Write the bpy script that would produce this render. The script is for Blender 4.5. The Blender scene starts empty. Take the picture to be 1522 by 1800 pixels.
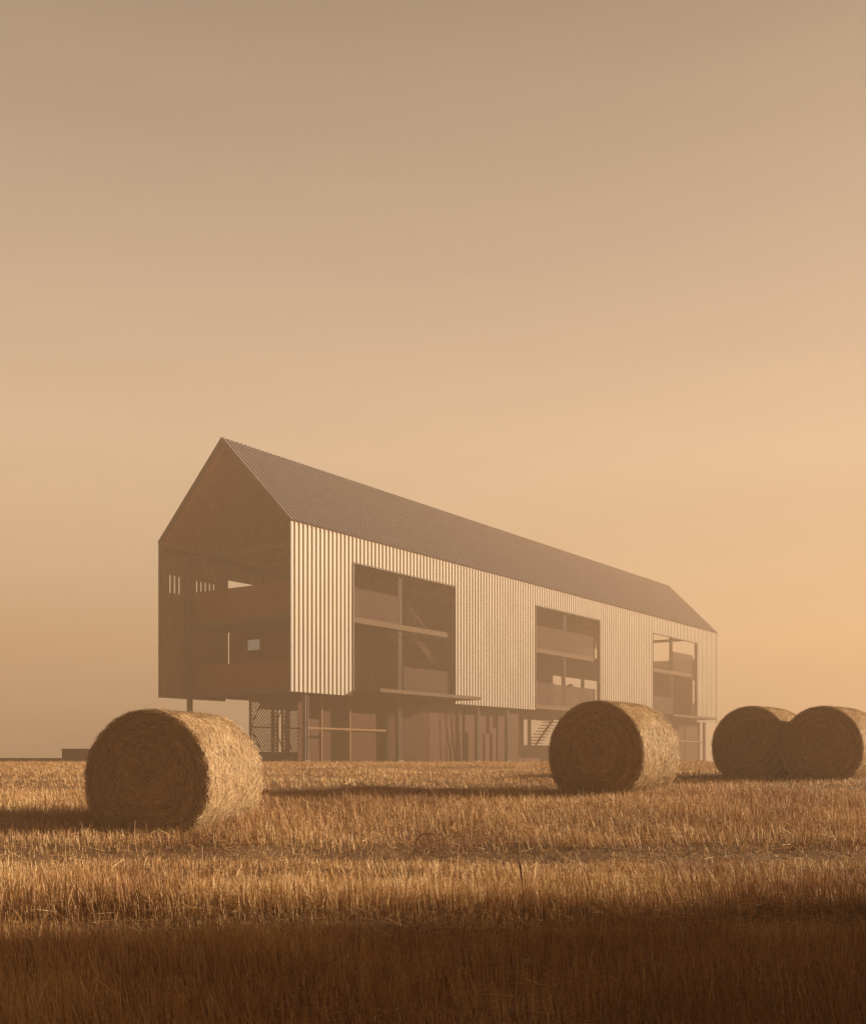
import bpy, math, random
import numpy as np
from mathutils import Vector, Matrix
PI = math.pi
rng = np.random.default_rng(11)
random.seed(5)
S = bpy.context.scene
COL = S.collection

# ------------------------------------------------------------------ tunables
SUN_AZ = 2.5        # degrees forward of straight right
SUN_EL = 14.5
SUN_STR = 5.0
EXPOSURE = 1.52
HAZE_D = 0.0088
HAZE_G = 0.24
AZ = math.radians(SUN_AZ); EL = math.radians(SUN_EL)
SUN_DIR = Vector((math.cos(AZ)*math.cos(EL), math.sin(AZ)*math.cos(EL), math.sin(EL)))

# ------------------------------------------------------------------ materials
def new_mat(name):
    m = bpy.data.materials.new(name); m.use_nodes = True
    nt = m.node_tree
    return m, nt, nt.nodes['Principled BSDF']

def noise(nt, scale, detail=4, rough=.6, vec=None):
    n = nt.nodes.new('ShaderNodeTexNoise'); n.inputs['Scale'].default_value = scale
    n.inputs['Detail'].default_value = detail; n.inputs['Roughness'].default_value = rough
    if vec is None:
        tc = nt.nodes.new('ShaderNodeTexCoord'); vec = tc.outputs['Object']
    nt.links.new(vec, n.inputs['Vector'])
    return n

def ramp(nt, fac, stops):
    r = nt.nodes.new('ShaderNodeValToRGB')
    el = r.color_ramp.elements
    while len(el) < len(stops): el.new(.5)
    for e, (p, c) in zip(el, stops):
        e.position = p; e.color = (c[0], c[1], c[2], 1)
    nt.links.new(fac, r.inputs['Fac'])
    return r

def mapped(nt, scl):
    tc = nt.nodes.new('ShaderNodeTexCoord'); mp = nt.nodes.new('ShaderNodeMapping')
    mp.inputs['Scale'].default_value = scl
    nt.links.new(tc.outputs['Object'], mp.inputs['Vector'])
    return mp.outputs['Vector']

def simple(name, c1, c2, scale=(3, 3, 3), rough=.6, metal=0., bump=.1, detail=5, spec=.12):
    m, nt, p = new_mat(name)
    n = noise(nt, 1.0, detail, .65, mapped(nt, scale))
    r = ramp(nt, n.outputs['Fac'], [(.3, c1), (.7, c2)])
    nt.links.new(r.outputs['Color'], p.inputs['Base Color'])
    p.inputs['Specular IOR Level'].default_value = spec
    p.inputs['Roughness'].default_value = rough; p.inputs['Metallic'].default_value = metal
    if bump:
        b = nt.nodes.new('ShaderNodeBump'); b.inputs['Strength'].default_value = bump
        b.inputs['Distance'].default_value = .02
        nt.links.new(n.outputs['Fac'], b.inputs['Height']); nt.links.new(b.outputs['Normal'], p.inputs['Normal'])
    return m

M_CLAD = simple('pale_corrugated_metal', (.285, .25, .205), (.35, .31, .258), (1.5, 1.5, .35), .5, .0, .04)
M_ROOF = simple('dark_corrugated_roof', (.062, .056, .066), (.088, .080, .092), (2, 2, 2), .55, .0, .04)
M_LIN = simple('brown_lining', (.27, .078, .024), (.35, .11, .038), (3, 3, .6), .7, 0, .1)
M_SHADELIN = simple('shade_brown_lining', (.18, .115, .10), (.24, .155, .135), (3, 3, .6), .7, 0, .1)
M_TIMB = simple('dark_timber', (.040, .014, .005), (.058, .020, .008), (2, 8, 2), .65, 0, .1)  # undercroft timber: base colour darkened in place of missing shade
M_RUST = simple('rust_brown_mesh', (.020, .0075, .003), (.028, .011, .0045), (2, 2, 2), .7, 0, .1)  # rail mesh, base darkened to stand for shade on sunlit panels
M_GRAIL = simple('red_brown_mesh', (.17, .050, .017), (.23, .072, .027), (2, 2, 2), .7, 0, .1)  # same rail mesh, colour brightened for the unlit near gable
M_PART = simple('shade_lifted_board', (.10, .028, .010), (.14, .042, .016), (2, 8, 2), .7, 0, .1)  # partition board, colour lifted to make up for the gable's shade
M_DARK = simple('shade_dark_timber', (.015, .007, .004), (.024, .011, .006), (2, 8, 2), .75, 0, .1, 5, .05)  # for the sunlit stair: shade put into the base colour
M_STEEL = simple('dark_steel', (.085, .072, .074), (.12, .10, .10), (4, 4, 4), .5, .2, .05)
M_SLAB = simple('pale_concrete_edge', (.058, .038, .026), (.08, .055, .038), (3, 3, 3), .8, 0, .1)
M_SOFFIT = simple('soffit_board', (.032, .011, .004), (.046, .017, .006), (6, .6, 2), .7, 0, .1)  # floor and undercroft boards, base darkened in place of shade
M_PALE = simple('pale_window_blind', (.50, .48, .45), (.56, .54, .50), (2, 2, 2), .6, 0, 0)
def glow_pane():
    m, nt, p = new_mat('added_glow_pane')
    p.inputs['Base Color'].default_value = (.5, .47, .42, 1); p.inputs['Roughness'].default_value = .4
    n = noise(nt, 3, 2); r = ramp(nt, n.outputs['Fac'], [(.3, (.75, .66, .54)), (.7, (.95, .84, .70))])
    nt.links.new(r.outputs['Color'], p.inputs['Emission Color']); p.inputs['Emission Strength'].default_value = .058  # emission added so the shaded pane reads bright, no lamp behind
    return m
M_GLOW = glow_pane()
M_PLINTH = simple('purple_brown_brick', (.075, .05, .048), (.10, .068, .062), (4, 4, 4), .85, 0, .2)
M_POLE = simple('bamboo_pole', (.10, .05, .02), (.14, .072, .03), (3, 3, 3), .6, 0, .1)

def straw_mat(name, stops, trans=.25):
    m, nt, p = new_mat(name)
    a = nt.nodes.new('ShaderNodeAttribute'); a.attribute_name = 'tone'
    r = ramp(nt, a.outputs['Fac'], stops)
    p.inputs['Roughness'].default_value = .55
    p.inputs['Specular IOR Level'].default_value = .35
    nt.links.new(r.outputs['Color'], p.inputs['Base Color'])
    t = nt.nodes.new('ShaderNodeBsdfTranslucent'); nt.links.new(r.outputs['Color'], t.inputs['Color'])
    mx = nt.nodes.new('ShaderNodeMixShader'); mx.inputs['Fac'].default_value = trans
    nt.links.new(p.outputs[0], mx.inputs[1]); nt.links.new(t.outputs[0], mx.inputs[2])
    nt.links.new(mx.outputs[0], nt.nodes['Material Output'].inputs['Surface'])
    return m
M_STUB = straw_mat('stubble_straw', [(0, (.15, .054, .019)), (.35, (.40, .205, .080)), (.75, (.60, .375, .16)), (1, (.80, .60, .33))], .2)
M_HAY = straw_mat('bale_straw', [(0, (.15, .085, .04)), (.4, (.44, .285, .145)), (.8, (.60, .42, .225)), (1, (.76, .58, .36))], .15)
M_CORE = simple('packed_hay', (.13, .07, .03), (.27, .16, .07), (14, 14, 14), .9, 0, .6)
M_WEED = simple('dry_brown_stem', (.05, .028, .016), (.10, .055, .03), (8, 8, 8), .8, 0, 0)

def ground_mat():
    m, nt, p = new_mat('field_soil')
    n1 = noise(nt, 1.3, 6, .65); n2 = noise(nt, 26, 4, .7, mapped(nt, (1, .45, 1)))
    mx = nt.nodes.new('ShaderNodeMath'); mx.operation = 'MULTIPLY_ADD'
    nt.links.new(n2.outputs['Fac'], mx.inputs[0]); mx.inputs[1].default_value = .6
    sc = nt.nodes.new('ShaderNodeMath'); sc.operation = 'MULTIPLY'; sc.inputs[1].default_value = .4
    nt.links.new(n1.outputs['Fac'], sc.inputs[0]); nt.links.new(sc.outputs[0], mx.inputs[2])
    r = ramp(nt, mx.outputs[0], [(.30, (.075, .038, .016)), (.52, (.18, .10, .042)), (.72, (.33, .20, .09))])
    nt.links.new(r.outputs['Color'], p.inputs['Base Color'])
    p.inputs['Roughness'].default_value = .95
    b = nt.nodes.new('ShaderNodeBump'); b.inputs['Strength'].default_value = .6; b.inputs['Distance'].default_value = .03
    nt.links.new(n2.outputs['Fac'], b.inputs['Height']); nt.links.new(b.outputs['Normal'], p.inputs['Normal'])
    return m
M_GROUND = ground_mat()

# ------------------------------------------------------------------ mesh builder
class MB:
    def __init__(s): s.v = []; s.f = []
    def quad(s, a, b, c, d):
        n = len(s.v); s.v += [tuple(a), tuple(b), tuple(c), tuple(d)]; s.f.append((n, n+1, n+2, n+3))
    def box(s, x0, x1, y0, y1, z0, z1):
        n = len(s.v)
        s.v += [(x0,y0,z0),(x1,y0,z0),(x1,y1,z0),(x0,y1,z0),(x0,y0,z1),(x1,y0,z1),(x1,y1,z1),(x0,y1,z1)]
        s.f += [(n,n+3,n+2,n+1),(n+4,n+5,n+6,n+7),(n,n+1,n+5,n+4),(n+1,n+2,n+6,n+5),(n+2,n+3,n+7,n+6),(n+3,n,n+4,n+7)]
    def beam(s, p, q, w, h, side):
        """box section from p to q: w along `side`, h along the third axis"""
        p = Vector(p); q = Vector(q); d = (q-p).normalized(); sd = Vector(side)
        sd = (sd - d*sd.dot(d)).normalized(); up = d.cross(sd)
        n = len(s.v)
        for c in (p, q):
            for a, b in ((-1,-1),(1,-1),(1,1),(-1,1)):
                s.v.append(tuple(c + sd*(a*w/2) + up*(b*h/2)))
        s.f += [(n,n+1,n+2,n+3),(n+7,n+6,n+5,n+4)]
        for i in range(4):
            j = (i+1) % 4
            s.f.append((n+i, n+4+i, n+4+j, n+j))
    def tube(s, pts, rads, k=8):
        n0 = len(s.v); N = len(pts)
        for i, (p, r) in enumerate(zip(pts, rads)):
            p = Vector(p)
            t = (Vector(pts[min(i+1, N-1)]) - Vector(pts[max(i-1, 0)])).normalized()
            a = t.cross(Vector((0, 1, .01)) if abs(t.y) < .9 else Vector((1, 0, 0))).normalized(); b = t.cross(a)
            for j in range(k):
                th = 2*PI*j/k
                s.v.append(tuple(p + a*(r*math.cos(th)) + b*(r*math.sin(th))))
        for i in range(N-1):
            for j in range(k):
                j2 = (j+1) % k
                s.f.append((n0+i*k+j, n0+i*k+j2, n0+(i+1)*k+j2, n0+(i+1)*k+j))
        s.f.append(tuple(n0+j for j in range(k))[::-1]); s.f.append(tuple(n0+(N-1)*k+j for j in range(k)))
    def build(s, name, mat, parent=None, dz=0., smooth=False):
        me = bpy.data.meshes.new(name)
        me.from_pydata([(x, y, z+dz) for x, y, z in s.v], [], s.f)
        me.materials.append(mat); me.update()
        if smooth: me.polygons.foreach_set('use_smooth', [True]*len(me.polygons))
        o = bpy.data.objects.new(name, me); COL.objects.link(o)
        if parent is not None: o.parent = parent
        return o

def tag(o, label, cat, group=None):
    o['label'] = label; o['category'] = cat
    if group: o['group'] = group
    return o
def empty(name, loc, rz=0.):
    o = bpy.data.objects.new(name, None); COL.objects.link(o)
    o.location = loc; o.rotation_euler = (0, 0, rz); o.empty_display_size = .3
    return o

def mesh_np(name, verts, faces, mat, tone=None, parent=None, smooth=False):
    """faces: (n,4) array"""
    me = bpy.data.meshes.new(name)
    nv, nf = len(verts), len(faces)
    me.vertices.add(nv); me.vertices.foreach_set('co', verts.astype(np.float32).ravel())
    me.loops.add(nf*4); me.loops.foreach_set('vertex_index', faces.astype(np.int32).ravel())
    me.polygons.add(nf); me.polygons.foreach_set('loop_start', (np.arange(nf)*4).astype(np.int32))
    me.polygons.foreach_set('loop_total', np.full(nf, 4, np.int32))
    if smooth: me.polygons.foreach_set('use_smooth', np.ones(nf, bool))
    if tone is not None:
        at = me.attributes.new('tone', 'FLOAT', 'POINT'); at.data.foreach_set('value', tone.astype(np.float32))
    me.update(calc_edges=True); me.validate()
    me.materials.append(mat)
    o = bpy.data.objects.new(name, me); COL.objects.link(o)
    if parent is not None: o.parent = parent
    return o

# ------------------------------------------------------------------ value noise (terrain, stubble patches)
_G = rng.random((64, 64))
def vnoise(x, y):
    xi = np.floor(x).astype(int); yi = np.floor(y).astype(int); fx = x-xi; fy = y-yi
    fx = fx*fx*(3-2*fx); fy = fy*fy*(3-2*fy)
    g = lambda a, b: _G[a % 64, b % 64]
    return (g(xi,yi)*(1-fx)+g(xi+1,yi)*fx)*(1-fy) + (g(xi,yi+1)*(1-fx)+g(xi+1,yi+1)*fx)*fy
def fbm(x, y, o=3):
    s = 0; a = .5; t = 0
    for i in range(o):
        s = s + a*vnoise(x*2**i+17.3*i, y*2**i+5.1*i); t += a; a *= .5
    return s/t
def sstep(a, b, x):
    t = np.clip((x-a)/(b-a), 0, 1); return t*t*(3-2*t)

# ------------------------------------------------------------------ the field
KD = [-60, 0, 5.5, 8, 9.5, 12, 15, 18.8, 25, 33, 60, 100, 400]
KZ = [-1.9, -1.66, -1.40, -1.18, -1.05, -.80, -.49, -.34, -.22, -.14, -.14, -.5, -4.0]
def track(x, y, y0, w, slope=0.):
    """soft 0..1 band along x round y0: a wheel track through the stubble"""
    yy = y0 + slope*x + .35*(fbm(x*.35+3, x*0+y0, 2)-.5)
    return np.exp(-((y-yy)/w)**4)
TRACKS = [(7.75, .42, .02), (10.55, .48, -.005), (16.0, .5, .0), (19.6, .55, .01), (26, .7, .01)]
def ground(x, y):
    x = np.asarray(x, float); y = np.asarray(y, float)
    z = np.interp(y, KD, KZ)
    # smooth the kinks a little
    z = (z + np.interp(y-.8, KD, KZ) + np.interp(y+.8, KD, KZ))/3
    near = sstep(34, 22, y)
    z = z + near*(.10*(fbm(x*.28, y*.28, 3)-.5) + .10*(fbm(x*1.1+9, y*1.1, 2)-.5))
    for (y0, w, sl) in TRACKS[:2]:
        z = z - .05*track(x, y, y0, w, sl)
    # grassy bank added out of view at right, shaped to shade the foreground
    edge = 8.05 + .12*(x-7) + 1.3*(fbm(x*.9, y*.3+40, 3)-.5)
    shade_bank = sstep(4.4, 7.0, x)*sstep(edge+1.2, edge-1.2, y)*sstep(40, 16, x)
    z = z + shade_bank*(3.0 + .9*(fbm(x*.3+30, y*.9, 3)-.5))
    # unseen banks added left and behind, to cut sky light on the foreground
    e2 = 8.0 - .25*(-x-6) + 1.2*(fbm(x*.6+11, y*.3+70, 2)-.5)
    left = sstep(-4.7, -7.6, x)*sstep(e2+.9, e2-1.2, y)*sstep(-40, -14, x)
    back = sstep(-.8, -5.2, y)
    rise = np.maximum(left, back)*(1-shade_bank)
    z = z + rise*(3.0 + .8*(fbm(x*.4+60, y*.5, 3)-.5))
    return z
def axis(*segs):
    a = []
    for (p, q, s) in segs: a += list(np.arange(p, q, s))
    a.append(segs[-1][1]); return np.array(a)
gx = axis((-90,-60,10),(-60,-16,2),(-16,-9,.35),(-9,13,.16),(13,24,.6),(24,54,3))
gy = axis((-24,-8,2),(-8,3,.4),(3,14,.14),(14,34,.3),(34,60,2),(60,120,10))
GX, GY = np.meshgrid(gx, gy)
GZ = ground(GX, GY)
V = np.stack([GX.ravel(), GY.ravel(), GZ.ravel()], 1)
nx, ny = len(gx), len(gy)
ii, jj = np.meshgrid(np.arange(nx-1), np.arange(ny-1))
b0 = (jj*nx+ii).ravel()
g = mesh_np('ground', V, np.stack([b0, b0+1, b0+nx+1, b0+nx], 1), M_GROUND, smooth=True)
g['kind'] = 'structure'

# building frame: near facade corner, local x along the facade, local y across
P0 = Vector((-5.217, 39.66, 0)); U = Vector((.5728, .8197, 0)); W = Vector((-.8197, .5728, 0))
GB = -.14
RZ = math.atan2(U.y, U.x)

# ------------------------------------------------------------------ hay bales (positions first: stubble keeps clear of them)
#        x      y     z-drop  heading  spin  scale
BALES = [(-3.16, 12.0, .0, 16, 0.0, 1.0), (2.25, 15.1, .0, 36, 1.9, .95), (5.68, 19.5, .0, 38, 3.7, .93), (6.60, 18.5, .0, 41, 5.0, .92)]

def ribbons(base, vec, side, lift, width, tone, bend=None):
    """two-quad straw ribbons. base (n,3), vec (n,3) full length, side (n,3) unit width dir"""
    n = len(base)
    w = (side*width[:, None]*.5)
    mid = base + vec*.5 + (0 if bend is None else bend)
    tip = base + vec
    vv = np.stack([base-w, base+w, mid-w*.9, mid+w*.9, tip-w*.45, tip+w*.45], 1).reshape(-1, 3)
    k = (np.arange(n)*6)[:, None]
    f = np.concatenate([k+np.array([0,1,3,2]), k+np.array([2,3,5,4])], 1).reshape(-1, 4)
    tn = np.repeat(tone, 6)
    return vv, f, tn

def join(parts):
    vs, fs, ts = [], [], []; o = 0
    for v, f, t in parts:
        vs.append(v); fs.append(f+o); ts.append(t); o += len(v)
    return np.concatenate(vs), np.concatenate(fs), np.concatenate(ts)

R0, L0 = .75, 1.22
def section(th):
    """sagging round section: radius along angle th (0 = +x, pi/2 = up)"""
    x = R0*np.cos(th)*1.015; z = R0*np.sin(th)
    zb = -.60
    z = np.where(z < zb, zb + (z-zb)*.18, z)
    c_, s_ = np.cos(th), np.sin(th); low = s_ < 0        # sagging lower half: fuller flanks, broad flat base
    x = np.where(low, R0*1.015*np.sign(c_)*np.abs(c_)**.62, x)
    z = np.where(low, -.625*np.abs(s_)**.86, z)
    return x, z

def bale_meshes():
    # packed body: rounded drum with lumps, axis along local y
    nt_, ny_ = 96, 22
    th = np.linspace(0, 2*PI, nt_, endpoint=False)
    rows = []
    prof = [(0, .965), (.02, .985), (.06, 1.)] + [(t, 1.) for t in np.linspace(.12, L0-.12, ny_-6)] + [(L0-.06, 1.), (L0-.02, .985), (L0, .965)]
    x, z = section(th)
    for (y, s) in prof:
        lump = 1 + .022*(fbm(np.cos(th)*2.2+5, np.sin(th)*2.2+y*2.3, 3)-.5) + .02*(fbm(np.cos(th)*6+5, np.sin(th)*6+y*7, 2)-.5)
        rows.append(np.stack([x*s*lump, np.full(nt_, y), z*s*lump], 1))
    V = np.concatenate(rows); F = []
    for r in range(len(prof)-1):
        a = r*nt_ + np.arange(nt_); b = r*nt_ + (np.arange(nt_)+1) % nt_
        F.append(np.stack([a, b, b+nt_, a+nt_], 1))
    return V, np.concatenate(F), prof

def end_disc(y, sgn):
    nt_, nr = 96, 14
    th = np.linspace(0, 2*PI, nt_, endpoint=False); x, z = section(th)
    rows = []
    for k in range(nr):
        s = .965*(1-k/nr)+.004
        hollow = .05*np.exp(-(s/.25)**2) + .004*np.sin(s*60 + th*1.0) + .03*(fbm(x*s*5+3, z*s*5, 3)-.5)*(1 if k else 0)
        rows.append(np.stack([x*s, np.full(nt_, y)+sgn*(hollow if k else np.zeros(nt_)), z*s], 1))
    V = np.concatenate(rows); F = []
    for r in range(nr-1):
        a = r*nt_ + np.arange(nt_); b = r*nt_ + (np.arange(nt_)+1) % nt_
        F.append(np.stack([a, b, b+nt_, a+nt_], 1))
    return V, np.concatenate(F)

def roll_strands(n):
    th = rng.random(n)*2*PI; y = rng.random(n)*(L0+.02)-.01
    x, z = section(th); p = np.stack([x, y, z], 1)
    nrm = np.stack([np.cos(th), 0*th, np.sin(th)], 1); tan = np.stack([-np.sin(th), 0*th, np.cos(th)], 1)
    ax = np.zeros((n, 3)); ax[:, 1] = 1
    ang = rng.normal(0, .55, n) + .25
    L = rng.uniform(.03, .15, n)
    d = tan*np.cos(ang)[:, None]*np.where(rng.random(n) < .5, 1, -1)[:, None] + ax*np.sin(ang)[:, None]
    out = np.abs(rng.normal(0, .16, n))
    vec = (d + nrm*(out-.03)[:, None])*L[:, None]
    base = p + nrm*(rng.uniform(-.004, .016, n))[:, None] - vec*.3
    # keep the strand on the curved surface
    bend = nrm*(L*.06)[:, None]
    sd = np.cross(d, nrm) + nrm*rng.normal(0, .5, n)[:, None]; sd /= np.linalg.norm(sd, axis=1)[:, None]
    w = rng.uniform(.0025, .0055, n)
    tone = np.clip(rng.normal(.52, .26, n) + .5*(fbm(th*3, y*3, 2)-.5), 0, 1)
    return ribbons(base, vec, sd, None, w, tone, bend)

def face_strands(n, y, sgn):
    r = np.sqrt(rng.random(n))*R0*.985; th = rng.random(n)*2*PI
    r = np.minimum(r, R0*.985)
    x, z = section(th); p = np.stack([x*r/R0, np.full(n, y), z*r/R0], 1)
    c = .5+.5*np.sin(r*48 + th*1.0)                  # rolled layers
    nrm = np.zeros((n, 3)); nrm[:, 1] = sgn
    tan = np.stack([-np.sin(th), 0*th, np.cos(th)], 1); rad = np.stack([np.cos(th), 0*th, np.sin(th)], 1)
    ang = rng.normal(.12, .28 + .5*np.exp(-(r/.2)**2), n)
    sg = np.where(rng.random(n) < .5, 1, -1)[:, None]
    L = rng.uniform(.03, .14, n)*np.clip(.35+r*1.1, 0, 1)
    d = tan*np.cos(ang)[:, None]*sg + rad*np.sin(ang)[:, None]
    out = np.abs(rng.normal(0, .14, n))
    vec = (d + nrm*(out-.02)[:, None])*L[:, None]
    base = p + nrm*(.002+.016*rng.random(n)+.004*c - .05*np.exp(-(r/.25)**2))[:, None] - vec*.35
    bend = rad*(L*L*.25/np.maximum(r, .12))[:, None]*.5
    sd = np.cross(d, nrm) + nrm*rng.normal(0, .6, n)[:, None]; sd /= np.linalg.norm(sd, axis=1)[:, None]
    w = rng.uniform(.0025, .0055, n)
    tone = np.clip(rng.normal(.45, .27, n) + .10*(c-.5), 0, 1)
    v, f, t = ribbons(base, vec, sd, None, w, tone, bend)
    lim = np.hypot(v[:, 0], v[:, 2]); k = np.where(lim > R0*1.12, R0*1.12/np.maximum(lim, 1e-6), 1)
    v[:, 0] *= k; v[:, 2] *= k
    return v, f, t

def rim_strands(n, y, sgn):
    th = rng.random(n)*2*PI; x, z = section(th)
    p = np.stack([x*.985, np.full(n, y), z*.985], 1)
    nrm = np.stack([np.cos(th), 0*th, np.sin(th)], 1); tan = np.stack([-np.sin(th), 0*th, np.cos(th)], 1)
    e = np.zeros((n, 3)); e[:, 1] = sgn
    d = tan*rng.choice([-1, 1], n)[:, None] + nrm*rng.normal(.25, .25, n)[:, None] + e*rng.normal(0, .3, n)[:, None]
    L = rng.uniform(.03, .13, n); vec = d*L[:, None]
    sd = np.cross(d, e); sd /= np.maximum(np.linalg.norm(sd, axis=1), 1e-6)[:, None]
    return ribbons(p - vec*.3 - e*(rng.random(n)*.03)[:, None], vec, sd, None, rng.uniform(.003, .006, n), np.clip(rng.normal(.5, .25, n), 0, 1))

def make_bale():
    root = empty('hay_bale', (0, 0, 0))
    V, F, prof = bale_meshes()
    core = (V, F, np.full(len(V), .22) + .25*(rng.random(len(V))-.5))
    roll = join([core, roll_strands(40000), rim_strands(1500, .02, -1), rim_strands(1500, L0-.02, 1)])
    mesh_np('straw_roll', *roll[:2], M_HAY, roll[2], root)
    for y, sg in ((.0, -1), (L0, 1)):
        V, F = end_disc(y, -sg)
        if sg > 0: F = F[:, ::-1]
        face = join([(V, F, np.full(len(V), .25)), face_strands(17000, y, sg)])
        mesh_np('end_face', *face[:2], M_HAY, face[2], root)
    return root
BL = ['large straw bale nearest the camera at left with its rim broken by loose strands',
      'straw bale standing alone in front of the middle of the barn wall',
      'straw bale partly tucked behind its neighbour, beyond the far end of the barn',
      'straw bale cut by the right edge of the frame, overlapping the bale behind it']
proto = make_bale()
for i, (x, y, dz, hd, spin, sc) in enumerate(BALES):
    if i == 0: root = proto
    else:
        root = proto.copy(); COL.objects.link(root)
        for ch in list(proto.children):
            c = ch.copy(); c.parent = root; COL.objects.link(c)
    z = float(ground(x, y))
    root.location = (x, y, z + .615*sc + dz)
    root.rotation_euler = (0, 0, -math.radians(hd)); root.scale = (sc, sc*(1.07, .98, 1.03, .97)[i], sc)
    tag(root, BL[i], 'hay bale', 'round straw bales on the stubble field')

# ------------------------------------------------------------------ stubble
def stub_points(n, y0, y1, spread, extra):
    y = np.sqrt(rng.random(n)*(y1**2-y0**2)+y0**2)
    x = (rng.random(n)*2-1)*(spread*y+extra)
    return x, y
def keep_clear(x, y):
    k = np.ones(len(x), bool)
    for (bx, by, dz, hd, sp, sc) in BALES:
        a = math.radians(-hd); dx = x-bx; dy = y-by
        lx = dx*math.cos(a)+dy*math.sin(a); ly = -dx*math.sin(a)+dy*math.cos(a)
        k &= ~((np.abs(lx) < .46) & (ly > .03) & (ly < L0-.03))
    dx = x-P0.x; dy = y-P0.y
    t = dx*U.x+dy*U.y; w = dx*W.x+dy*W.y
    k &= ~((t > -.2) & (t < 44) & (w > -.3) & (w < 8))
    return k
parts = []
for (n, y0, y1, sp, ex, wmin, wmax, hm) in ((120000, 3.6, 9.2, .46, 1.6, .0025, .0055, .165), (125000, 9.2, 16, .45, 1.6, .003, .006, .105),
                                       (190000, 16, 39, .45, 2.0, .0045, .0095, .07)):
    x, y = stub_points(n, y0, y1, sp, ex)
    k = keep_clear(x, y)
    tr = np.zeros(n)
    for (ty, tw, ts) in TRACKS: tr = np.maximum(tr, track(x, y, ty, tw, ts))
    patch = fbm(x*.55+50, y*1.3, 3)
    k &= rng.random(n) > tr*.7
    k &= rng.random(n) < .35 + 1.25*patch
    x = x[k]; y = y[k]; tr = tr[k]; patch = patch[k]; n = len(x)
    z = ground(x, y)
    h = hm*np.clip(rng.normal(1, .22, n), .4, 1.75)*(.72+.55*patch)*(1-.55*tr)
    tall = rng.random(n) < .012; h = np.where(tall, h*rng.uniform(1.3, 2.0, n), h)
    leanf = fbm(x*.45+7, y*.45+2, 2)
    lx = -.13 - .35*(leanf-.5) + rng.normal(0, .10, n); ly = rng.normal(.0, .12, n)
    base = np.stack([x, y, z-.012], 1)
    vec = np.stack([lx*h, ly*h, h], 1)
    yaw = rng.random(n)*PI
    side = np.stack([np.cos(yaw), np.sin(yaw), 0*yaw], 1)
    w = rng.uniform(wmin, wmax, n)
    tone = np.clip(rng.normal(.5, .21, n) + .7*(fbm(x*.8, y*.8+20, 2)-.5), 0, 1)
    bend = np.stack([rng.normal(0, .02, n)*h*4, rng.normal(0, .02, n)*h*4, 0*h], 1)
    parts.append(ribbons(base, vec, side, None, w, tone, bend))
    # broken and lying straw
    m = int(n*.28)
    x, y = stub_points(m, y0, y1, sp, ex); kk = keep_clear(x, y); x = x[kk]; y = y[kk]; m = len(x); z = ground(x, y)
    a = rng.random(m)*2*PI; L = rng.uniform(.05, .2, m); tilt = np.abs(rng.normal(.1, .25, m))
    vec = np.stack([np.cos(a)*L, np.sin(a)*L, tilt*L], 1)
    base = np.stack([x, y, z+rng.uniform(.0, .07, m)], 1)
    side = np.stack([-np.sin(a), np.cos(a), rng.normal(0, .5, m)], 1)
    parts.append(ribbons(base, vec, side, None, rng.uniform(wmin, wmax, m), np.clip(rng.normal(.5, .22, m), 0, 1)))
# tufts on the bank
n = 9000
x = rng.uniform(3.8, 9, n); y = rng.uniform(3, 10, n); z = ground(x, y)
h = rng.uniform(.1, .28, n); yaw = rng.random(n)*PI
parts.append(ribbons(np.stack([x, y, z-.01], 1), np.stack([rng.normal(-.1, .2, n)*h, rng.normal(0, .2, n)*h, h], 1),
             np.stack([np.cos(yaw), np.sin(yaw), 0*yaw], 1), None, rng.uniform(.004, .009, n), np.clip(rng.normal(.4, .2, n), 0, 1)))
# added unseen grass on the bank's far flank: breaks up the edge of its shade
n = 420
x = rng.uniform(6.2, 8.4, n); y = 7.65 + 3.0*rng.random(n)**1.5; z = ground(x, y)
h = rng.uniform(.7, 1.7, n)*(1.15-.2*(y-7.9)); yaw = rng.random(n)*PI
parts.append(ribbons(np.stack([x, y, z-.01], 1), np.stack([rng.normal(-.05, .15, n)*h, rng.normal(.05, .2, n)*h, h], 1),
             np.stack([np.cos(yaw), np.sin(yaw), 0*yaw], 1), None, rng.uniform(.010, .022, n), np.clip(rng.normal(.4, .2, n), 0, 1)))
st = join(parts)
so = mesh_np('stubble', *st[:2], M_STUB, st[2])
so['kind'] = 'stuff'; so['label'] = 'cut golden straw stubble covering the whole field'; so['category'] = 'stubble'

# ------------------------------------------------------------------ dry weeds standing above the stubble
def weed(name, x, y, pts, rad, label):
    z = float(ground(x, y)); mb = MB()
    P = [(a, b, c) for a, b, c in pts]
    mb.tube(P, rad, 7)
    o = mb.build(name, M_WEED, None, 0, True); o.location = (x, y, z-.02)
    return o
def arc(h, lean, r, n=9):
    pts = [(lean*t*h, 0, h*t) for t in np.linspace(0, 1, 6)]
    cx = pts[-1][0]+r
    for a in np.linspace(PI*.92, PI*.18, n): pts.append((cx+r*math.cos(a), .03*math.cos(a), h+r*math.sin(a)*.62))
    return pts
p1 = arc(.50, .22, .085)
o = weed('dry_weed', -.24, 8.75, p1, list(np.linspace(.0035, .003, 6))+list(np.linspace(.006, .004, 9)), '')
tag(o, 'thin dry weed stem bent over like a hook above the stubble', 'weed')
p2 = [(0,0,0), (.004,.01,.12), (.0,.02,.26), (-.012,.02,.38), (-.018,.02,.42), (-.022,.02,.46), (-.03,.02,.50), (-.034,.02,.52)]
o = weed('dry_weed', .66, 7.9, p2, [.0035,.003,.003,.0025,.006,.0075,.006,.002], '')
tag(o, 'short upright dry weed with a small seed head beside the near shade', 'weed')

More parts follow.
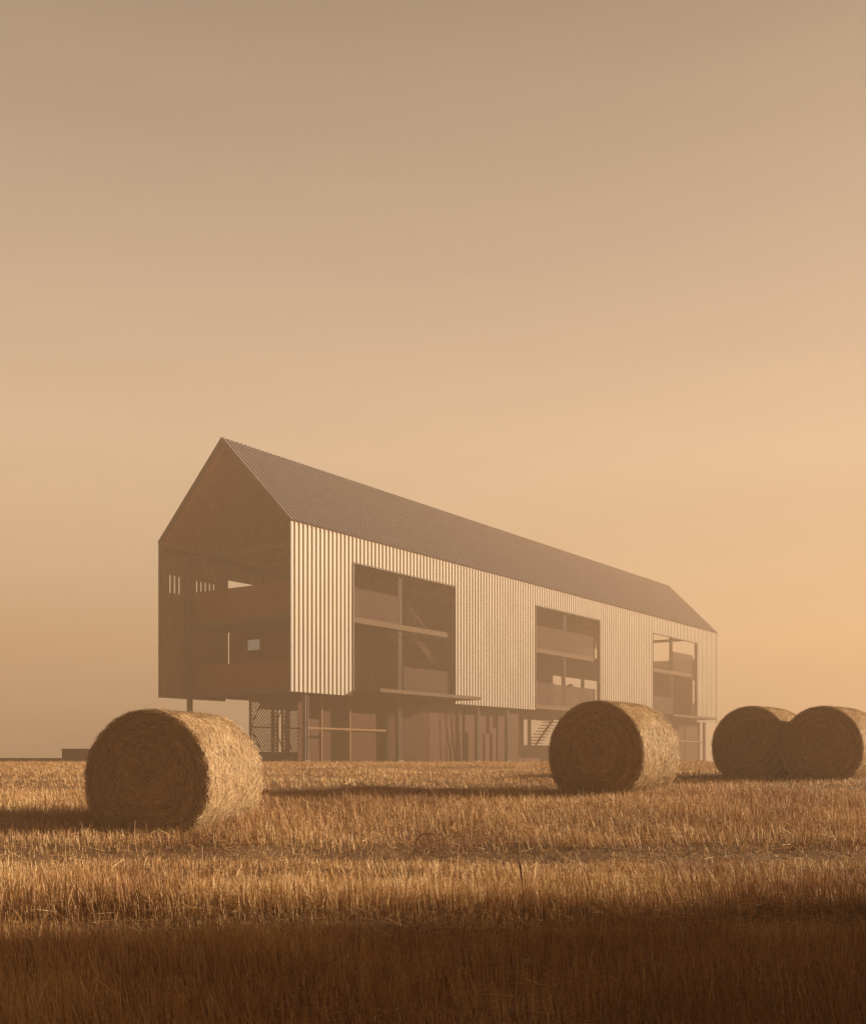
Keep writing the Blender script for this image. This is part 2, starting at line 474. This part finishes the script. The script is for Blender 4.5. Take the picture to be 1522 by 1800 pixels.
# ------------------------------------------------------------------ the barn
barn = empty('barn_house', (P0.x, P0.y, GB), RZ)
tag(barn, 'long gabled barn house on posts, pale ribbed metal walls, dark roof', 'house')
DZ = -GB
LEN, WID, ZB, ZE, ZR = 43.2, 7.0, 2.50, 8.72, 12.23
OPEN = [(3.6, 10.8), (18.0, 25.2), (32.4, 39.6)]
ZO0, ZO1 = 2.50, 7.76
PER, DEP = .24, .056
def segs(t0, t1):
    """trapezoid sheet: (ta, offa, tb, offb, kind)"""
    out = []; t = t0
    while t < t1-1e-6:
        for (a, oa, b, ob, kd) in ((0, DEP, .112, DEP, 'crown'), (.112, DEP, .127, 0, 'web'), (.127, 0, .225, 0, 'pan'), (.225, 0, .24, DEP, 'web')):
            if t+a < t1-1e-6: out.append((t+a, oa, min(t+b, t1), ob, kd))
        t += PER
    return out
def wall_sheet(w, sgn, holes, name, mat):
    mb = MB()
    for (a, oa, b, ob, kd) in segs(0, LEN):
        mid = (a+b)/2; iv = [(ZB, ZE)]
        for (t0, t1) in OPEN:
            if t0 <= mid <= t1: iv = [(ZO1, ZE)]
        for (t0, t1, z0, z1) in holes:
            if t0 <= mid <= t1 and kd in ('crown',):
                iv = [r for (p, q) in iv for r in ((p, min(q, z0)), (max(p, z1), q)) if r[1]-r[0] > .01]
        for (z0, z1) in iv:
            A = (a, w+sgn*oa, z0); B = (b, w+sgn*ob, z0); C = (b, w+sgn*ob, z1); D = (a, w+sgn*oa, z1)
            mb.quad(A, B, C, D) if sgn < 0 else mb.quad(B, A, D, C)
    return mb.build(name, mat, barn, DZ)
HL = [(.50, 1.16, 6.78, 7.5), (.50, 1.16, 8.46, 8.56), (1.95, 3.0, 6.6, 7.45), (14.1, 14.8, 8.46, 8.56)]
c = wall_sheet(0, -1, [], 'cladding', M_CLAD); c['label'] = 'sunlit pale ribbed long wall'
c = wall_sheet(WID, 1, HL, 'cladding', M_CLAD); c['label'] = 'shaded ribbed wall on the far long side with narrow light slits'
# brown ribbed sheets added just inside: their colour stands for interior shade
def lining(w, sgn, holes):
    mb = MB()
    for (a, oa, b, ob, kd) in segs(0, LEN):
        if a < .05 or b > LEN-.05: continue
        mid = (a+b)/2; iv = [(ZB+.05, ZE+.06)]
        for (t0, t1) in OPEN:
            if t0-.02 <= mid <= t1+.02: iv = [(ZO1+.02, ZE+.06)]
        for (t0, t1, z0, z1) in holes:
            if t0 <= mid <= t1 and kd == 'crown': iv = [r for (p, q) in iv for r in ((p, min(q, z0)), (max(p, z1), q)) if r[1]-r[0] > .01]
        for (z0, z1) in iv:
            mb.quad((a, w+sgn*(oa-.03), z0), (b, w+sgn*(ob-.03), z0), (b, w+sgn*(ob-.03), z1), (a, w+sgn*(oa-.03), z1))
    return mb.build('shade_lining', M_SHADELIN, barn, DZ)
lining(0, -1, []); lining(WID, 1, HL)

# roof: two ribbed slopes and a ribbed underside, rib lines running up the slope
SL = math.hypot(WID/2, ZR-ZE)
def slope_pt(side, t, s, off):
    c_, s_ = (WID/2)/SL, (ZR-ZE)/SL
    if side == 0: return (t, -.06+s*c_ - off*s_, ZE+.0+s*s_ + off*c_)
    return (t, WID+.06-s*c_ + off*s_, ZE+.0+s*s_ + off*c_)
for side in (0, 1):
    mb = MB()
    for (a, oa, b, ob, kd) in segs(0, LEN):
        oa *= .6; ob *= .6
        q = [slope_pt(side, a, 0, oa+.04), slope_pt(side, b, 0, ob+.04), slope_pt(side, b, SL+.12, ob+.04), slope_pt(side, a, SL+.12, oa+.04)]
        mb.quad(*q)
    r = mb.build('roof_slope', M_ROOF, barn, DZ)
    mb = MB()
    for (a, oa, b, ob, kd) in segs(.1, LEN-.1):
        oa = (oa-DEP)*1.7+DEP; ob = (ob-DEP)*1.7+DEP
        q = [slope_pt(side, a, -.01, oa-.10), slope_pt(side, b, -.01, ob-.10), slope_pt(side, b, SL-.04, ob-.10), slope_pt(side, a, SL-.04, oa-.10)]
        mb.quad(*q)
    mb.build('ceiling_lining', M_LIN, barn, DZ)
# gable trims: verges and corner posts
for t in (-.03, LEN-.03):
    mb = MB()
    for side in (0, 1):
        p = slope_pt(side, t+.03, -.02, .01); q = slope_pt(side, t+.03, SL+.12, .01)
        mb.beam(p, q, .06, .11, (1, 0, 0))
    for w in (-.02, WID+.02):
        mb.box(t, t+.06, w-.05, w+.05, ZB-.002, ZE-.02)
    mb.build('gable_trim', M_STEEL, barn, DZ)

# opening linings (jambs and head) on both long walls
for w0, w1 in ((-.075, .14), (WID-.14, WID+.075)):
    for (t0, t1) in OPEN:
        mb = MB()
        mb.box(t0-.01, t0+.02, w0, w1, ZB+.12, ZO1-.03); mb.box(t1-.02, t1+.01, w0, w1, ZB+.12, ZO1-.03)
        mb.box(t0-.01, t1+.01, w0+.07, w1, ZO1-.03, ZO1-.002)
        mb.build('opening_frame', M_STEEL, barn, DZ)

# floors
mb = MB(); mb.box(1.5, LEN-1.5, .17, WID-.17, 2.60, 2.80)
fl = mb.build('floor_slab', M_SOFFIT, barn, DZ)
def panel(nm, x0, x1, y0, y1, z0, z1, mat=M_TIMB, par=None):
    mb = MB(); mb.box(x0, x1, y0, y1, z0, z1); return mb.build(nm, mat, par or barn, DZ)
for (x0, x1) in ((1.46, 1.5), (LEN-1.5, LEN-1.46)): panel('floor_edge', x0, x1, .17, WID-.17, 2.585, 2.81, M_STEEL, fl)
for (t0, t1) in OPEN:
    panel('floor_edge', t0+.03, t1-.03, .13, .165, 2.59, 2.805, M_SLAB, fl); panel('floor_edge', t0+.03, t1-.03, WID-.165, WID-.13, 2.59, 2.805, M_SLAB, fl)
def upper(t0, t1, w0=.2, w1=WID-.17):
    mb = MB(); mb.box(t0, t1, w0, w1, 5.44, 5.64); mb.build('gallery_floor', M_SOFFIT, barn, DZ)
upper(1.5, 8.3); upper(8.301, 12.9, 2.05); upper(12.901, 32.4); upper(32.4, LEN-1.5, 3.6); upper(35.9, LEN-1.5, .2, 3.59)
for (x0, x1) in ((1.46, 1.5), (LEN-1.5, LEN-1.46)): panel('gallery_edge', x0, x1, .2, WID-.17, 5.43, 5.65, M_STEEL)
for (t0, t1) in OPEN: panel('gallery_edge', t0+.03, t1-.35, .15, .195, 5.43, 5.65, M_SLAB)
# balconies out of the first and third opening
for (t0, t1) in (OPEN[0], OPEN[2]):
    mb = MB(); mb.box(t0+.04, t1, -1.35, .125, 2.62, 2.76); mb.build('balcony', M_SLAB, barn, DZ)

# railings of perforated sheet: crossing flat bars in a thin frame
def lattice(mb, p0, du, dv, n_u, n_v, pitch, bw, th, dirs=(1, -1), off=None):
    """bars at 45 degrees inside a rectangle p0 + a*du + b*dv (n_u x n_v metres)"""
    p0 = Vector(p0); du = Vector(du); dv = Vector(dv); nn = du.cross(dv)
    for di, d in enumerate(dirs):
        lo, hi = (-n_v, n_u) if d > 0 else (0, n_u+n_v)
        cc = lo + pitch*.5
        while cc < hi:
            if d > 0: b0 = max(0, -cc); b1 = min(n_v, n_u-cc); A = (cc+b0, b0); B = (cc+b1, b1)
            else: b0 = max(0, cc-n_u); b1 = min(n_v, cc); A = (cc-b0, b0); B = (cc-b1, b1)
            if b1-b0 > .03:
                o = nn*(di*(th+.001))
                mb.beam(p0+du*A[0]+dv*A[1]+o, p0+du*B[0]+dv*B[1]+o, th, bw, nn)
            cc += pitch
def railing(p0, du, length, z0, z1, nm='railing', pitch=.18, bw=.085, mat=None):
    mat = mat or M_RUST
    du = Vector(du); p0 = Vector(p0)
    mb = MB(); lattice(mb, (p0.x, p0.y, z0+.03), du, (0, 0, 1), length, z1-z0-.05, pitch, bw, .006)
    rl = mb.build(nm, mat, barn, DZ)
    mb = MB(); sd = du.cross(Vector((0, 0, 1)))
    a = Vector((p0.x, p0.y, 0)); b = a + du*length
    zz = Vector((0, 0, 1))
    mb.beam(a+zz*z1, b+zz*z1, .05, .035, sd); mb.beam(a+zz*(z0+.03), b+zz*(z0+.03), .03, .03, sd)
    n = max(2, int(length/1.75)+1)
    for i in range(n):
        c = a + du*(length*i/(n-1)); mb.beam(c+zz*(z0+.005), c+zz*(z1-.018), .03, .02, sd)
    mb.build('rail_frame', mat, rl, DZ)
    return rl
for z0, z1 in ((5.65, 6.86), (2.81, 3.84)):
    railing((1.55, WID-.2, 0), (0, -1, 0), WID-.42, z0, z1, pitch=.15, bw=.09, mat=M_GRAIL)
    railing((LEN-1.55, WID-.2, 0), (0, -1, 0), WID-.42, z0, z1)
railing((3.65, .24, 0), (1, 0, 0), 3.4, 5.65, 6.8)
railing((7.25, .22, 0), (1, 0, 0), 3.45, 2.81, 3.9)
railing((18.05, .24, 0), (1, 0, 0), 7.05, 5.65, 6.8)
railing((18.05, .22, 0), (1, 0, 0), 7.05, 2.81, 3.9)
railing((36.2, .24, 0), (1, 0, 0), 3.3, 5.65, 6.9)
railing((32.5, .22, 0), (1, 0, 0), 3.5, 2.81, 3.9)
railing((32.5, 3.55, 0), (1, 0, 0), 3.3, 5.65, 6.7)

# inner partitions
pt = panel('partition', 3.76, 3.88, .17, WID-.06, 2.805, 5.435, M_PART)
mb = MB(); mb.box(3.745, 3.759, 5.12, 5.82, 4.63, 5.07); wn = mb.build('window', M_GLOW, pt, DZ); wn['label'] = 'small pale rectangular window with added glow'
mb = MB()
for (y0, y1, z0, z1) in ((5.08, 5.86, 5.07, 5.10), (5.08, 5.86, 4.60, 4.63), (5.08, 5.12, 4.63, 5.07), (5.82, 5.86, 4.63, 5.07)): mb.box(3.735, 3.759, y0, y1, z0, z1)
mb.build('frame', M_TIMB, wn, DZ)
panel('partition', LEN-3.9, LEN-3.8, .17, WID-.17, 2.80, 5.44)
panel('partition', 11.6, 17.4, 5.2, 5.3, 2.80, 5.44); panel('partition', 5.2, 32.0, 6.66, 6.74, 2.80, 5.44)
panel('partition', 11.6, 17.4, 5.2, 5.3, 5.64, 8.3); panel('partition', 14.0, 31.8, 6.66, 6.74, 5.64, 8.66)
panel('partition', 17.3, 17.4, .5, 5.19, 2.80, 5.44); panel('sun_blocker', 1.9, 7.0, 2.2, 2.6, 5.645, 7.25); panel('partition', 27.4, 27.5, 2.6, 6.64, 5.64, 8.6)  # long upper box is added to keep sun off the far inner wall

# posts and tie beams
for t in (1.25, 7.1, 13.2, 15.9, 21.7, 29.0, 36.15, 41.9):
    for w in (.36, WID-.36):
        mb = MB()
        s = .085; top = 8.3
        mb.box(t-s, t+s, w-.02, w+.02, -.3, top); mb.box(t-s, t-s+.025, w-s, w-.021, -.3, top); mb.box(t-s, t-s+.025, w+.021, w+s, -.3, top)
        mb.box(t+s-.025, t+s, w-s, w-.021, -.3, top); mb.box(t+s-.025, t+s, w+.021, w+s, -.3, top)
        mb.box(t-.14, t+.14, w-.14, w+.14, -.32, -.02)
        mb.build('post', M_STEEL, barn, DZ)
for t in (1.5, 5.1, 8.7, 12.3, 16.0, 21.7, 25.5, 29.0, 32.6, 36.15, 41.7):
    mb = MB(); mb.box(t-.07, t+.07, .05, WID-.05, 8.18, 8.36); mb.build('tie_beam', M_STEEL, barn, DZ)
for w in (.1, WID-.1):
    mb = MB(); mb.box(.3, LEN-.3, w-.05, w+.05, 8.37, 8.55); mb.build('eaves_beam', M_TIMB, barn, DZ)

# stair seen through the first opening, mirrored stair in the third
def stair(ta, tb, w0, w1, z0, z1, mat=M_TIMB, rails=True):
    n = 16; mb = MB()
    for i in range(n):
        f = (i+.5)/n; t = ta+(tb-ta)*f; z = z0+(z1-z0)*f; d = abs(tb-ta)/n*.62
        mb.box(t-d, t+d, w0, w1, z-.025, z+.02)
    st_ = mb.build('stair', mat, barn, DZ)
    mb = MB()
    for w in (w0-.03, w1+.03):
        mb.beam((ta, w, z0-.05), (tb, w, z1-.05), .05, .26, (0, 1, 0))
    mb.build('stringer', mat, st_, DZ)
    if rails:
        mb = MB()
        for w in (w0-.03,):
            mb.beam((ta, w, z0+1.0), (tb, w, z1+1.0), .05, .06, (0, 1, 0)); mb.beam((ta, w, z0+.2), (tb, w, z1+.2), .03, .03, (0, 1, 0))
            k = 34
            for i in range(k+1):
                f = i/k; t = ta+(tb-ta)*f; z = z0+(z1-z0)*f
                mb.beam((t, w, z+.2), (t, w, z+1.0), .014, .014, (0, 1, 0))
        mb.build('handrail', M_RUST, st_, DZ)
stair(12.75, 8.45, .85, 1.85, 2.82, 5.64, M_DARK); stair(32.0, 36.0, 1.8, 2.8, 2.82, 5.64)

# ground storey: chevron lattice screens on the far side
def screen(ta, tb, w, z0=.36, z1=2.52, nm='lattice_screen', bw=.05, mat=M_TIMB, pitch=.165):
    mb = MB(); zm = (z0+z1)/2
    lattice(mb, (ta, w, zm+.02), (1, 0, 0), (0, 0, 1), tb-ta, z1-zm-.02, pitch, bw, .03, (1,))
    lattice(mb, (ta, w, z0), (1, 0, 0), (0, 0, 1), tb-ta, zm-z0-.02, pitch, bw, .03, (-1,))
    sc = mb.build(nm, mat, barn, DZ)
    mb = MB(); y0, y1 = w-.04, w+.04
    mb.box(ta, ta+.08, y0, y1, z0, z1); mb.box(tb-.08, tb, y0, y1, z0, z1)
    mb.box(ta+.081, tb-.081, y0, y1, zm-.03, zm+.03); mb.box(ta, tb, y0, y1, z1+.001, z1+.09)
    mb.beam((ta+.1, w+.03, zm), (ta+.75, w+.03, z1), .03, .05, (0, 1, 0)); mb.beam((ta+.1, w+.03, zm), (ta+.75, w+.03, z0), .03, .05, (0, 1, 0))
    mb.build('screen_frame', mat, sc, DZ)
    return sc
t = 4.75
for wdt in (1.48, .34, 1.2, .30, 1.45, 1.45, 1.45, 1.45):
    screen(t, t+wdt-.02, WID-.3); t += wdt + (.22 if wdt in (.34,) else 0)
panel('base_board', 4.75, t, WID-.42, WID-.2, -.3, .35, M_PLINTH)
panel('ground_wall', t+.05, 27.9, WID-.6, WID-.45, -.3, 2.59)
panel('ground_wall', 27.95, 36.5, WID-.6, WID-.45, -.3, .9); panel('ground_wall', 36.55, 41.8, WID-.6, WID-.45, -.3, 2.59)
panel('screen_wall', 13.6, 21.4, 3.0, 3.12, -.3, 2.59); panel('screen_wall', 36.6, 41.6, 2.4, 2.5, -.3, 2.59)
# front screens on the sunny side: slim frames with fine lattice behind
def front_frame(ta, tb, w, uprights, zmid, infill):
    for u in uprights: panel('front_mullion', u-.035, u+.035, w-.035, w+.035, -.3, 2.55, M_POLE)
    xs = [ta]+list(uprights)+[tb]
    for a, b in zip(xs[:-1], xs[1:]):
        if b-a > .1: panel('mid_rail', a+.036, b-.036, w-.045, w+.03, zmid-.04, zmid+.04, M_POLE)
    for (a, b) in infill:
        mb = MB(); lattice(mb, (a, w+.12, -.2), (1, 0, 0), (0, 0, 1), b-a, 2.75, .13, .075, .02, (1,)); mb.build('lattice_infill', M_SOFFIT, barn, DZ)
front_frame(1.36, 6.98, .75, (2.62, 4.35), 1.22, ((1.4, 1.9), (2.68, 3.3), (4.4, 6.2)))
front_frame(34.3, 42.0, .55, (34.5, 35.2, 37.4, 39.2), 1.22, ((37.5, 42.0),))
panel('screen_wall', 34.4, 42.0, .75, .85, -.3, 2.55)
# slatted panels along the middle
mb = MB(); tt = 7.35
while tt < 10.4: mb.box(tt, tt+.07, 1.07, 1.098, -.3, 2.55); tt += .125
mb.build('slat_panel', M_SOFFIT, barn, DZ)
panel('screen_wall', 7.3, 13.1, 1.1, 1.2, -.3, 2.55, M_SOFFIT); panel('screen_wall', 13.3, 15.8, 1.1, 1.2, -.3, 2.55, M_SOFFIT); panel('low_panel', 13.4, 14.7, .98, 1.09, -.3, 1.3, M_SOFFIT)
panel('low_panel', 14.9, 15.8, .98, 1.09, -.3, 1.25, M_TIMB); panel('screen_wall', 2.7, 6.9, 1.7, 1.8, -.3, 2.55, M_SOFFIT); panel('screen_wall', 16.1, 18.1, 1.0, 1.1, -.3, 2.55, M_SOFFIT)
panel('screen_wall', 3.3, 13.5, 4.6, 4.7, 2.1, 2.59, M_TIMB)
panel('core_wall', 5.6, 13.4, 3.6, 3.7, -.3, 2.59, M_SOFFIT)
# open stair at the far side of the undercroft
n = 9; mb = MB()
for i in range(n):
    mb.box(28.05+.26*i-.05, 28.05+.26*i+.42, 5.4, 6.2, .98+.19*i, 1.03+.19*i)
us = mb.build('stair', M_TIMB, barn, DZ)
mb = MB(); mb.beam((28.3, 5.8, .9), (30.6, 5.8, 2.6), .06, .14, (0, 1, 0)); mb.build('stringer', M_TIMB, us, DZ)

# ------------------------------------------------------------------ things standing in and beside the barn
def world(t, w, z): return P0 + U*t + W*w + Vector((0, 0, z))
for i, (t, dw, ln) in enumerate(((11.6, .0, -.25), (12.0, .05, -.12), (12.35, .0, .10), (12.7, .03, .22))):
    mb = MB(); mb.tube([(0, 0, 0), (ln*.5, .1, 1.2), (ln, .22, 2.4)], [.04, .036, .03], 8)
    o = mb.build('timber_pole', M_RUST, None, 0, True); o.location = world(t, .72+dw, GB); o.rotation_euler = (0, 0, RZ)
    tag(o, ('pale timber pole leaning under the barn, leftmost of the four leaning poles', 'second timber pole from the left among those leaning under the barn',
            'third timber pole from the left, tilted slightly right under the barn', 'rightmost timber pole of those leaning under the barn')[i], 'pole', 'timber poles leaning under the barn')
# two low dome lamps behind the middle balcony rail
def lamp(t, w, label):
    r = empty('floor_lamp', world(t, w, 2.80), RZ); tag(r, label, 'lamp', 'dome lamps in the middle opening')
    mb = MB(); mb.tube([(0, 0, .001), (0, 0, .03)], [.16, .15], 16); mb.build('base', M_STEEL, r)
    mb = MB(); mb.tube([(0, 0, .031), (0, 0, 1.12)], [.015, .015], 8); mb.build('pole', M_STEEL, r)
    mb = MB(); mb.tube([(0, 0, z) for z in (1.13, 1.16, 1.22, 1.29, 1.34, 1.36)], [.25, .26, .24, .18, .09, .02], 18)
    mb.build('lamp_shade', M_STEEL, r, 0, True)
lamp(23.5, .9, 'dark dome lamp showing whole above the rail of the middle opening')
lamp(21.25, .9, 'dark dome lamp half hidden by the post of the middle opening')

# low wall and terrace edge at the left
lw = empty('low_wall', world(6.0, 7.6, GB), RZ)
tag(lw, 'low dark purple brown wall at left, partly hidden by the near bale', 'wall')
ang = RZ
# runs across the view: lay it parallel to the picture's horizon line
lw.rotation_euler = (0, 0, 0); lw.location = (-15.35, 45.0, GB)
mb = MB(); mb.box(0, 7.2, 0, .3, -.3, .56); mb.build('wall_body', M_PLINTH, lw)
mb = MB(); mb.box(-.02, 7.22, -.02, .32, .562, .60); mb.build('coping', M_PLINTH, lw)
mb = MB(); mb.box(-88, -15.36, 44.9, 48.0, -.6, .07)
tr = mb.build('terrace', M_PLINTH); tr['kind'] = 'structure'

# ------------------------------------------------------------------ haze
mb = MB(); mb.box(-92, 56, -26, 122, -6.5, 13.6)
m = bpy.data.materials.new('haze_air'); m.use_nodes = True; nt = m.node_tree
nt.nodes.remove(nt.nodes['Principled BSDF'])
pv = nt.nodes.new('ShaderNodeVolumePrincipled')
pv.inputs['Color'].default_value = (.66, .478, .33, 1); pv.inputs['Density'].default_value = HAZE_D
pv.inputs['Anisotropy'].default_value = HAZE_G
nt.links.new(pv.outputs['Volume'], nt.nodes['Material Output'].inputs['Volume'])
hz = mb.build('haze', m); hz['kind'] = 'stuff'

# ------------------------------------------------------------------ sky, sun
w = bpy.data.worlds.new('World'); S.world = w; w.use_nodes = True; nt = w.node_tree
bg = nt.nodes['Background']; bg.inputs['Strength'].default_value = .038
sky = nt.nodes.new('ShaderNodeTexSky'); sky.sky_type = 'NISHITA'; sky.sun_disc = False
sky.sun_elevation = EL; sky.sun_rotation = PI/2 - AZ
sky.dust_density = 8; sky.air_density = 1.2; sky.ozone_density = .3
tc = nt.nodes.new('ShaderNodeTexCoord'); sp = nt.nodes.new('ShaderNodeSeparateXYZ')
nt.links.new(tc.outputs['Generated'], sp.inputs[0])
# dusty air: tan veil by height above the horizon
SKY = [(0, (5.8, 4.0, 2.35)), (.12, (7.2, 5.05, 3.0)), (.27, (7.4, 5.3, 3.3)), (.42, (5.4, 4.0, 2.7)), (.57, (3.5, 2.58, 1.75)), (.64, (1.2, .85, .58)), (.72, (.5, .36, .26)), (1, (.25, .18, .14))]
rp = nt.nodes.new('ShaderNodeValToRGB'); el = rp.color_ramp.elements
while len(el) < len(SKY): el.new(.5)
for e, (p, c) in zip(el, SKY): e.position = p; e.color = (c[0]/10, c[1]/10, c[2]/10, 1)
nt.links.new(sp.outputs['Z'], rp.inputs['Fac'])
sc = nt.nodes.new('ShaderNodeVectorMath'); sc.operation = 'SCALE'; sc.inputs['Scale'].default_value = 10
nt.links.new(rp.outputs['Color'], sc.inputs[0])
mx = nt.nodes.new('ShaderNodeMix'); mx.data_type = 'RGBA'; mx.inputs['Factor'].default_value = .88
nt.links.new(sky.outputs['Color'], mx.inputs['A']); nt.links.new(sc.outputs[0], mx.inputs['B'])
# brighter towards the sun's side, dimmer behind the camera
dt = nt.nodes.new('ShaderNodeVectorMath'); dt.operation = 'DOT_PRODUCT'; dt.inputs[1].default_value = (.60, .80, 0)
nt.links.new(tc.outputs['Generated'], dt.inputs[0])
mr = nt.nodes.new('ShaderNodeMapRange'); mr.interpolation_type = 'SMOOTHSTEP'
for k, v in (('From Min', -.8), ('From Max', .5), ('To Min', .3), ('To Max', 1.0)): mr.inputs[k].default_value = v
nt.links.new(dt.outputs['Value'], mr.inputs['Value'])
s2 = nt.nodes.new('ShaderNodeVectorMath'); s2.operation = 'SCALE'
# faint streaks of high mist
mp = nt.nodes.new('ShaderNodeMapping'); mp.inputs['Scale'].default_value = (1.3, 1.3, 9); mp.inputs['Rotation'].default_value = (.12, .05, 0)
nt.links.new(tc.outputs['Generated'], mp.inputs['Vector'])
ns = nt.nodes.new('ShaderNodeTexNoise'); ns.inputs['Scale'].default_value = 1.6; ns.inputs['Detail'].default_value = 5; ns.inputs['Roughness'].default_value = .5
nt.links.new(mp.outputs['Vector'], ns.inputs['Vector'])
m2 = nt.nodes.new('ShaderNodeMapRange')
for k, v in (('From Min', .25), ('From Max', .75), ('To Min', .955), ('To Max', 1.045)): m2.inputs[k].default_value = v
nt.links.new(ns.outputs['Fac'], m2.inputs['Value'])
m3 = nt.nodes.new('ShaderNodeMath'); m3.operation = 'MULTIPLY'
nt.links.new(m2.outputs['Result'], m3.inputs[0]); nt.links.new(mr.outputs['Result'], m3.inputs[1])
nt.links.new(mx.outputs['Result'], s2.inputs[0]); nt.links.new(m3.outputs[0], s2.inputs['Scale'])
nt.links.new(s2.outputs[0], bg.inputs['Color'])

sd = bpy.data.lights.new('sun', 'SUN'); sd.energy = SUN_STR; sd.angle = math.radians(.5); sd.color = (1, .81, .58)
so = bpy.data.objects.new('sun', sd); COL.objects.link(so)
so.rotation_euler = SUN_DIR.to_track_quat('Z', 'Y').to_euler(); so.location = SUN_DIR*60

# ------------------------------------------------------------------ camera
cd = bpy.data.cameras.new('camera'); cam = bpy.data.objects.new('camera', cd); COL.objects.link(cam)
cam.location = (0, 0, 0); cam.rotation_euler = (PI/2, 0, 0)
cd.sensor_fit = 'HORIZONTAL'; cd.sensor_width = 36; cd.lens = 1912/1522*36
cd.shift_y = (1336-900)/1522; cd.clip_end = 2000; cd.clip_start = .05
S.camera = cam

S.render.engine = 'CYCLES'
cy = S.cycles; cy.use_denoising = True; cy.max_bounces = 6; cy.volume_bounces = 1; cy.transparent_max_bounces = 8
cy.use_adaptive_sampling = True; cy.adaptive_threshold = .01
vs = S.view_settings; vs.view_transform = 'Standard'; vs.look = 'None'; vs.exposure = EXPOSURE; vs.gamma = 1
